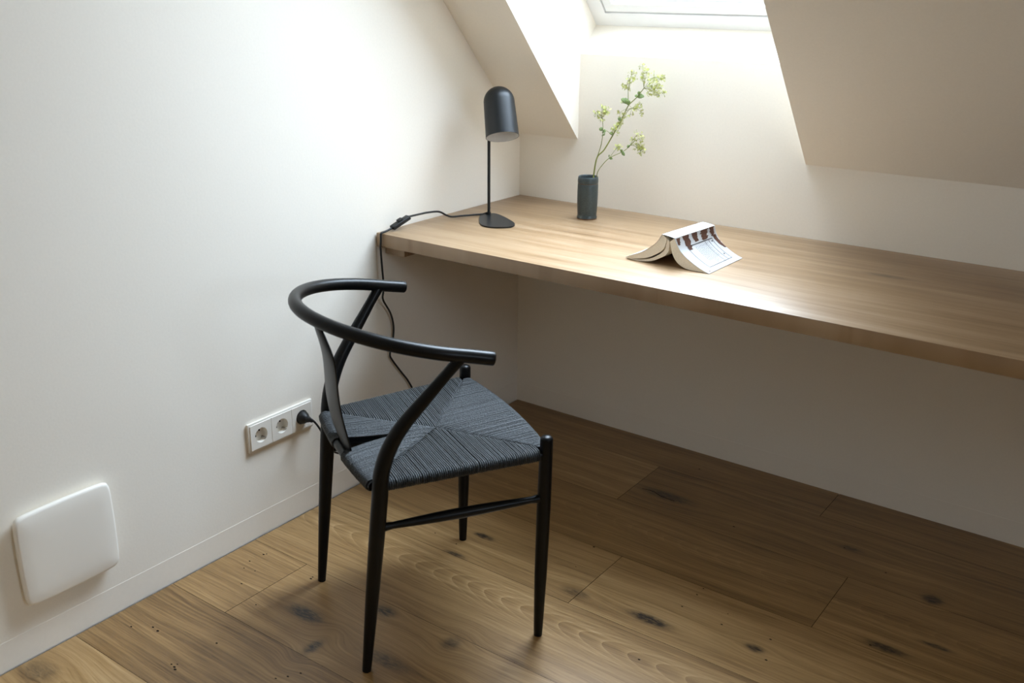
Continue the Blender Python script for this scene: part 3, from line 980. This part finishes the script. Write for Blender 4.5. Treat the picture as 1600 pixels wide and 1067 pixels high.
stem([root, cp(926, 290, 0.0), cp(928, 271, 0.004), cp(933, 246, 0.006), cp(944, 234, 0.01), cp(958.5, 209.5, 0.012), cp(971, 187.5, 0.012), cp(981.6, 165.5, 0.010), cp(995, 152, 0.008), cp(1006, 138, 0.006)], 0.0026, 0.0012)
stem([cp(933, 246, 0.006), cp(939, 227, -0.002), cp(942, 207, -0.010), cp(941.4, 187, -0.014), cp(940, 176, -0.015)], 0.0013, 0.0007)
stem([root*0.5, cp(931, 290, -0.006), cp(933, 271.5, -0.012), cp(939, 260.5, -0.018), cp(952, 247, -0.024), cp(973, 237, -0.030), cp(983, 229, -0.033), cp(992, 219, -0.035)], 0.0014, 0.0008)
stem([cp(982, 164, 0.010), cp(981.5, 150, 0.018), cp(981.6, 141, 0.02), cp(984, 126, 0.022)], 0.0011, 0.0006)
stem([cp(978, 173, 0.011), cp(988, 169, 0.002), cp(997, 169, -0.004)], 0.0009, 0.0006)
stem([cp(952, 247, -0.024), cp(959, 237, -0.020), cp(964, 231, -0.018)], 0.0008, 0.0005)
stem([cp(957, 212, 0.012), cp(949, 205, 0.004), cp(943, 203, 0.0)], 0.0008, 0.0005)
rf = random.Random(5)
def blossom(b, c, size):
    nrm = Vector((rf.uniform(-1, 1), rf.uniform(-1, 0.2), rf.uniform(-0.2, 1))).normalized()
    t1 = nrm.orthogonal().normalized(); t2 = nrm.cross(t1)
    ph = rf.uniform(0, 6.28)
    cv = b.verts.new(c + nrm*size*0.12)
    npet = rf.choice((4, 5))
    for k_ in range(npet):
        a = ph + 2*math.pi*k_/npet
        pt = lambda r, da, h: b.verts.new(c + (t1*math.cos(a+da) + t2*math.sin(a+da))*size*r + nrm*size*h)
        b.faces.new((cv, pt(0.55, -0.5, 0.05), pt(1.0, 0, 0.22), pt(0.55, 0.5, 0.05)))
def cluster(hub, blobs):
    """hub: a point on its stem; blobs: (px, py, radius_px, depth, count)."""
    b = bmesh.new()
    for (px, py, rp, dp, cnt) in blobs:
        c = cp(px, py, dp)
        R = rp/516
        mid = (hub + c)/2 + Vector((0, 0, 0.004))
        tube(b, catmull([hub, mid, c], 4), 0.00045, 5, mi=1)
        for _ in range(cnt):
            d = Vector((rf.gauss(0, 1), rf.gauss(0, 1), rf.gauss(0, 1))).normalized()*R*rf.uniform(0.25, 1.0)**0.6
            q = c + d
            blossom(b, q, rf.uniform(0.0036, 0.0056))
            if rf.random() < 0.6:
                tube(b, [c - d*0.2, q - d*0.05], 0.0003, 4, mi=1)
    return build('flower_cluster', b, [FLOWER, STEM], sprig, smooth=False, recalc=False)
cluster(cp(1006, 138, 0.006), [(1004, 105, 6, 0.0, 12), (1010, 114, 8, -0.006, 17), (1007, 122, 9, 0.008, 18), (1022, 121, 10, -0.01, 26), (1032, 123, 7, -0.004, 14), (1036, 119, 5, 0.012, 7), (1018, 134, 10, 0.010, 28),
                               (1027, 138, 10, -0.012, 34), (1036, 146, 6, 0.0, 10), (1014, 147, 6, 0.014, 10), (1030, 149, 6, -0.008, 11), (1020, 144, 7, -0.004, 13), (1003, 122, 5, 0.01, 7)])
cluster(cp(981.6, 141, 0.02), [(988, 116, 7, 0.02, 16), (984, 124, 7, 0.028, 16), (978, 133, 7, 0.018, 15), (991, 122, 6, 0.012, 9), (982, 138, 5, 0.024, 7), (976, 137, 4, 0.02, 5)])
cluster(cp(940, 176, -0.015), [(945, 171, 7, -0.015, 17), (949, 175, 7, -0.022, 18), (934, 177, 7, -0.010, 14), (940, 184, 7, -0.018, 14), (942, 166, 4, -0.012, 6), (930, 176, 3, -0.01, 4)])
cluster(cp(988, 169, 0.002), [(990, 172, 6, 0.0, 11), (997, 167, 6, -0.004, 10), (1003, 176, 5, -0.006, 8), (1000, 163, 4, 0.0, 6), (985, 178, 5, 0.004, 7), (976, 181, 6, 0.016, 9), (968, 176, 6, 0.02, 10), (971, 184, 5, 0.014, 7), (972, 161, 4, 0.02, 5)])
cluster(cp(960, 207, 0.012), [(966, 196, 8, 0.008, 20), (961, 201, 7, 0.0, 15), (970, 192, 5, 0.014, 8), (958, 203, 5, 0.004, 7), (965, 208, 4, 0.006, 4)])
cluster(cp(985, 227, -0.033), [(997, 209, 6, -0.035, 11), (990, 218, 6, -0.03, 10), (1000, 218, 6, -0.04, 10), (1005, 214, 4, -0.042, 5), (995, 231, 7, -0.038, 17), (1001, 235, 8, -0.034, 22), (998, 226, 5, -0.03, 7), (1003, 229, 5, -0.036, 8)])
cluster(cp(962, 234, -0.018), [(964, 230, 6, -0.018, 13), (968, 229, 4, -0.02, 6)])
def leaf(c, direction, L, W, droop=0.2):
    b = bmesh.new()
    d = Vector(direction).normalized()
    side = d.cross(Vector((rf.uniform(-0.3, 0.3), -0.8, 0.6))).normalized()
    nrm = side.cross(d)
    rows_ = []
    for i in range(9):
        t = i/8
        w = W*math.sin(math.pi*min(1, t*0.92+0.06))**0.7*(1 + (0.13 if i % 2 else -0.10))
        mid = c + d*L*t - nrm*L*droop*t*t
        rows_.append([b.verts.new(mid - side*w + nrm*w*0.35), b.verts.new(mid), b.verts.new(mid + side*w + nrm*w*0.35)])
    for a_, b_ in zip(rows_[:-1], rows_[1:]):
        b.faces.new((a_[0], a_[1], b_[1], b_[0])); b.faces.new((a_[1], a_[2], b_[2], b_[1]))
    o = build('leaf', b, LEAFM, sprig, recalc=False)
    so = o.modifiers.new('thick', 'SOLIDIFY'); so.thickness = 0.0005
    return o
leaf(cp(983, 161, 0.010), (-0.8, -0.6, 0.55), 0.026, 0.0085)
leaf(cp(984, 163, 0.010), (-0.3, -0.9, 0.75), 0.020, 0.007)
leaf(cp(996, 151, 0.008), (0.9, 0.1, 0.15), 0.020, 0.008)
leaf(cp(997, 149, 0.008), (0.5, -0.5, 0.65), 0.016, 0.0065)
leaf(cp(996, 151, 0.008), (-0.9, 0.2, 0.35), 0.012, 0.004)
leaf(cp(942, 203, -0.012), (-0.8, -0.3, 0.3), 0.012, 0.006)
leaf(cp(942, 205, -0.012), (0.7, -0.4, 0.1), 0.013, 0.0065)
leaf(cp(942.5, 210, -0.010), (0.6, -0.7, 0.1), 0.013, 0.0065)
leaf(cp(952, 247, -0.024), (0.2, -0.6, 0.7), 0.013, 0.005)
leaf(cp(952, 247, -0.024), (0.8, 0.2, -0.1), 0.010, 0.004)
leaf(cp(972, 237, -0.030), (0.6, -0.3, -0.5), 0.015, 0.0045)
leaf(cp(972, 237, -0.030), (-0.1, -0.5, 0.5), 0.009, 0.004)
leaf(cp(984, 228, -0.033), (0.3, -0.8, 0.45), 0.014, 0.007)
leaf(cp(984, 228, -0.033), (-0.5, -0.3, -0.2), 0.009, 0.005)
leaf(cp(970, 188, 0.012), (-0.5, -0.5, 0.6), 0.011, 0.005)
leaf(cp(958, 209, 0.012), (-0.7, -0.5, 0.2), 0.011, 0.005)

# ------------------------------------------------------------------ book, face down like a tent
BK = Vector((0.83, -0.42, H))
book = empty('paperback_book', BK)
tag(book, 'open white paperback book with brown marks lying face down on desk', 'book')
Y0, Y1 = -0.515, -0.322
def shear(t, w):              # the far end of the spine sits a little further along the desk
    return 0.0155*t*w
RPROF = [(0.8445, 0.0755), (0.8515, 0.0615), (0.8640, 0.0440), (0.8820, 0.0300), (0.9050, 0.0165), (0.9260, 0.0070), (0.9440, 0.0012)]
LPROF = [(0.8095, 0.0805), (0.7950, 0.0580), (0.7760, 0.0410), (0.7540, 0.0262), (0.7310, 0.0160), (0.7080, 0.0050)]
RIN = [(0.8315, 0.0640), (0.8365, 0.0460), (0.8440, 0.0280), (0.8570, 0.0130), (0.8760, 0.0040), (0.8970, 0.0008), (0.9240, 0.0006)]
LIN = [(0.8305, 0.0640), (0.8290, 0.0400), (0.8200, 0.0270), (0.8030, 0.0160), (0.7810, 0.0060), (0.7480, 0.0010), (0.7200, 0.0020)]
def smooth2(P, n_=6): return [(p.x, p.z) for p in catmull([(a, 0, b) for a, b in P], n_)]
rp, lp, ri, li = smooth2(RPROF), smooth2(LPROF), smooth2(RIN), smooth2(LIN)
def bpnt(x, z, t):
    w = min(1.0, max(0.0, z/0.078))
    return Vector((x + shear(t, w) + 0.003*t - BK.x, Y0 + (Y1-Y0)*t - BK.y, z))
def sheet(bm, prof, thick, ts, mi=0):
    """A bent sheet with thickness along its own normal."""
    nrm = []
    for i in range(len(prof)):
        a = prof[max(i-1, 0)]; b = prof[min(i+1, len(prof)-1)]
        dx, dz = b[0]-a[0], b[1]-a[1]
        l = math.hypot(dx, dz); nrm.append((-dz/l, dx/l))
    grid = []
    for t in ts:
        o_ = [bm.verts.new(bpnt(x, z, t)) for x, z in prof]
        i_ = [bm.verts.new(bpnt(x - nx*thick, max(z - nz*thick, 0.0003), t)) for (x, z), (nx, nz) in zip(prof, nrm)]
        grid.append(o_ + i_[::-1])
    m_ = len(grid[0])
    for a, b in zip(grid[:-1], grid[1:]):
        for i in range(m_):
            bm.faces.new((a[i], a[(i+1) % m_], b[(i+1) % m_], b[i])).material_index = mi
    bm.faces.new(grid[0][::-1]).material_index = mi; bm.faces.new(grid[-1]).material_index = mi
bm = bmesh.new()
spine = [(0.8095 + 0.035*i/4, 0.0805 - 0.005*i/4 + 0.0006*math.sin(math.pi*i/4)) for i in range(5)]
cover_prof = lp[::-1][:-1] + spine + rp[1:]
sheet(bm, cover_prof, 0.0006, [0, 0.25, 0.5, 0.75, 1.0])
# printing on the cover, by arc length along the right-hand profile
arc = [0.0]
for a, b in zip(rp[:-1], rp[1:]): arc.append(arc[-1] + math.hypot(b[0]-a[0], b[1]-a[1]))
def on_cover(s, t, lift=0.00035):
    q = s*arc[-1]
    for i in range(len(arc)-1):
        if q <= arc[i+1] or i == len(arc)-2:
            w = (q-arc[i])/(arc[i+1]-arc[i])
            x = rp[i][0] + (rp[i+1][0]-rp[i][0])*w; z = rp[i][1] + (rp[i+1][1]-rp[i][1])*w
            dx, dz = rp[i+1][0]-rp[i][0], rp[i+1][1]-rp[i][1]
            l = math.hypot(dx, dz)
            return bpnt(x - dz/l*lift, z + dx/l*lift, t)
def strip(bm, s0, s1, t0, t1, mi, ns=10):
    for i in range(ns):
        a = s0 + (s1-s0)*i/ns; b = s0 + (s1-s0)*(i+1)/ns
        quad(bm, [on_cover(a, t0), on_cover(b, t0), on_cover(b, t1), on_cover(a, t1)], mi)
rb = random.Random(21)
def brush(t0, t1, s0, s1, skew=0.0, rag=0.15):
    n_ = 14; prev = None
    for i in range(n_+1):
        q = i/n_
        s = s0 + (s1-s0)*q
        wob = (t1-t0)*rag
        taper = 1 - 0.45*q**2
        c_ = (t0+t1)/2 + skew*q + rb.uniform(-wob, wob)*0.6; h_ = (t1-t0)/2*taper + rb.uniform(-wob, wob)*0.5
        cur = (s, c_-max(h_, 0.004), c_+max(h_, 0.004))
        if prev:
            quad(bm, [on_cover(prev[0], prev[1]), on_cover(cur[0], cur[1]), on_cover(cur[0], cur[2]), on_cover(prev[0], prev[2])], 1)
        prev = cur
brush(0.03, 0.115, 0.02, 0.16, -0.03)
brush(0.18, 0.33, 0.01, 0.33, -0.02)
brush(0.40, 0.53, 0.01, 0.20, 0.0)
brush(0.61, 0.80, 0.01, 0.22, -0.03, 0.2)
brush(0.84, 0.955, 0.0, 0.20, 0.0, 0.2)
brush(0.88, 0.965, 0.18, 0.56, 0.055, 0.12)
FT0, FT1 = 0.195, 0.845
strip(bm, 0.235, 0.250, FT0, FT1, 2)
strip(bm, 0.857, 0.868, FT0, FT1, 2)
strip(bm, 0.25, 0.86, FT0, FT0+0.008, 3)
strip(bm, 0.25, 0.86, FT1-0.008, FT1, 3)
strip(bm, 0.25, 0.86, FT1-0.106, FT1-0.098, 3)
strip(bm, 0.25, 0.86, FT1-0.204, FT1-0.197, 3)
# rows of fine print, too small to read
for row in range(9):
    t = FT1-0.125-0.045-row*0.038
    s = 0.30
    end = 0.80 - rb.uniform(0, 0.12) if row > 1 else 0.66
    while s < end:
        w = rb.uniform(0.02, 0.06)
        strip(bm, s, s+w, t, t+0.006, 3, 2)
        s += w + 0.014
for s, t in ((0.29, FT1-0.05), (0.68, FT1-0.06), (0.935, 0.07)):
    strip(bm, s, s+0.025, t, t+0.030, 2 if s < 0.9 else 3, 1)
build('book_cover', bm, [PAPERW, BROWNINK, BLACKINK, GREYINK], book, angle=50)
def block(name, outer, inner, ts=(0.004, 0.5, 0.996)):
    b = bmesh.new()
    secs_ = []
    for t in ts:
        secs_.append([b.verts.new(bpnt(x, z, t)) for x, z in outer] + [b.verts.new(bpnt(x, z, t)) for x, z in inner[::-1]])
    m_ = len(secs_[0])
    for a, c_ in zip(secs_[:-1], secs_[1:]):
        for i in range(m_): b.faces.new((a[i], a[(i+1) % m_], c_[(i+1) % m_], c_[i]))
    for sec, flip in ((secs_[0], False), (secs_[-1], True)):
        n1 = len(outer)
        for i in range(n1-1):
            q = (sec[i], sec[i+1], sec[m_-2-i], sec[m_-1-i])
            b.faces.new(q if not flip else q[::-1])
    return build(name, b, PAGES, book, angle=50)
def inset(P, d):
    out = []
    for i in range(len(P)):
        a = P[max(i-1, 0)]; b = P[min(i+1, len(P)-1)]
        dx, dz = b[0]-a[0], b[1]-a[1]; l = math.hypot(dx, dz)
        out.append((P[i][0] - d*(-dz/l), P[i][1] - d*(dx/l)))
    return out
def up0(P): return [(x, max(z, 0.0009)) for x, z in P]
def down(P, f): return P[:int(len(P)*f)]
ro = up0(inset(rp, 0.0009)); lo_ = up0(inset(lp, -0.0009))
def resample(P, n_):
    L_ = [0.0]
    for a, b in zip(P[:-1], P[1:]): L_.append(L_[-1] + math.hypot(b[0]-a[0], b[1]-a[1]))
    out = []
    for i in range(n_):
        q = L_[-1]*i/(n_-1)
        out.append((interp(q, L_, [p[0] for p in P]), interp(q, L_, [p[1] for p in P])))
    return out
def lerp2(A_, B_, f): return [(a[0]+(b[0]-a[0])*f, a[1]+(b[1]-a[1])*f) for a, b in zip(A_, B_)]
RO, RI_ = resample(ro, 30), resample(up0(ri), 30)
LO, LI_ = resample(lo_, 30), resample(up0(li), 30)
block('page_block', RO, RI_)
# the left half falls open in a few wads with gaps between them
def fan(A_, B_, f0, f1, curl):
    P = lerp2(A_, B_, f0); Q = lerp2(A_, B_, f1)
    return up0(P), up0(Q)
P, Q = fan(LO, LI_, 0.0, 0.62, 0)
block('page_block', P, Q)
Q2 = [(x + 0.004*(i/29)**2, z) for i, (x, z) in enumerate(lerp2(LO, LI_, 0.70))]
b_ = [(x, z + 0.0) for x, z in lerp2(LO, LI_, 1.0)]
Q1 = [(a[0]+(c_[0]-a[0])*0.0, a[1]-0.0016*math.sin(math.pi*i/29)) for i, (a, c_) in enumerate(zip(Q2, b_))]
block('page_block', up0(Q1), up0(b_))
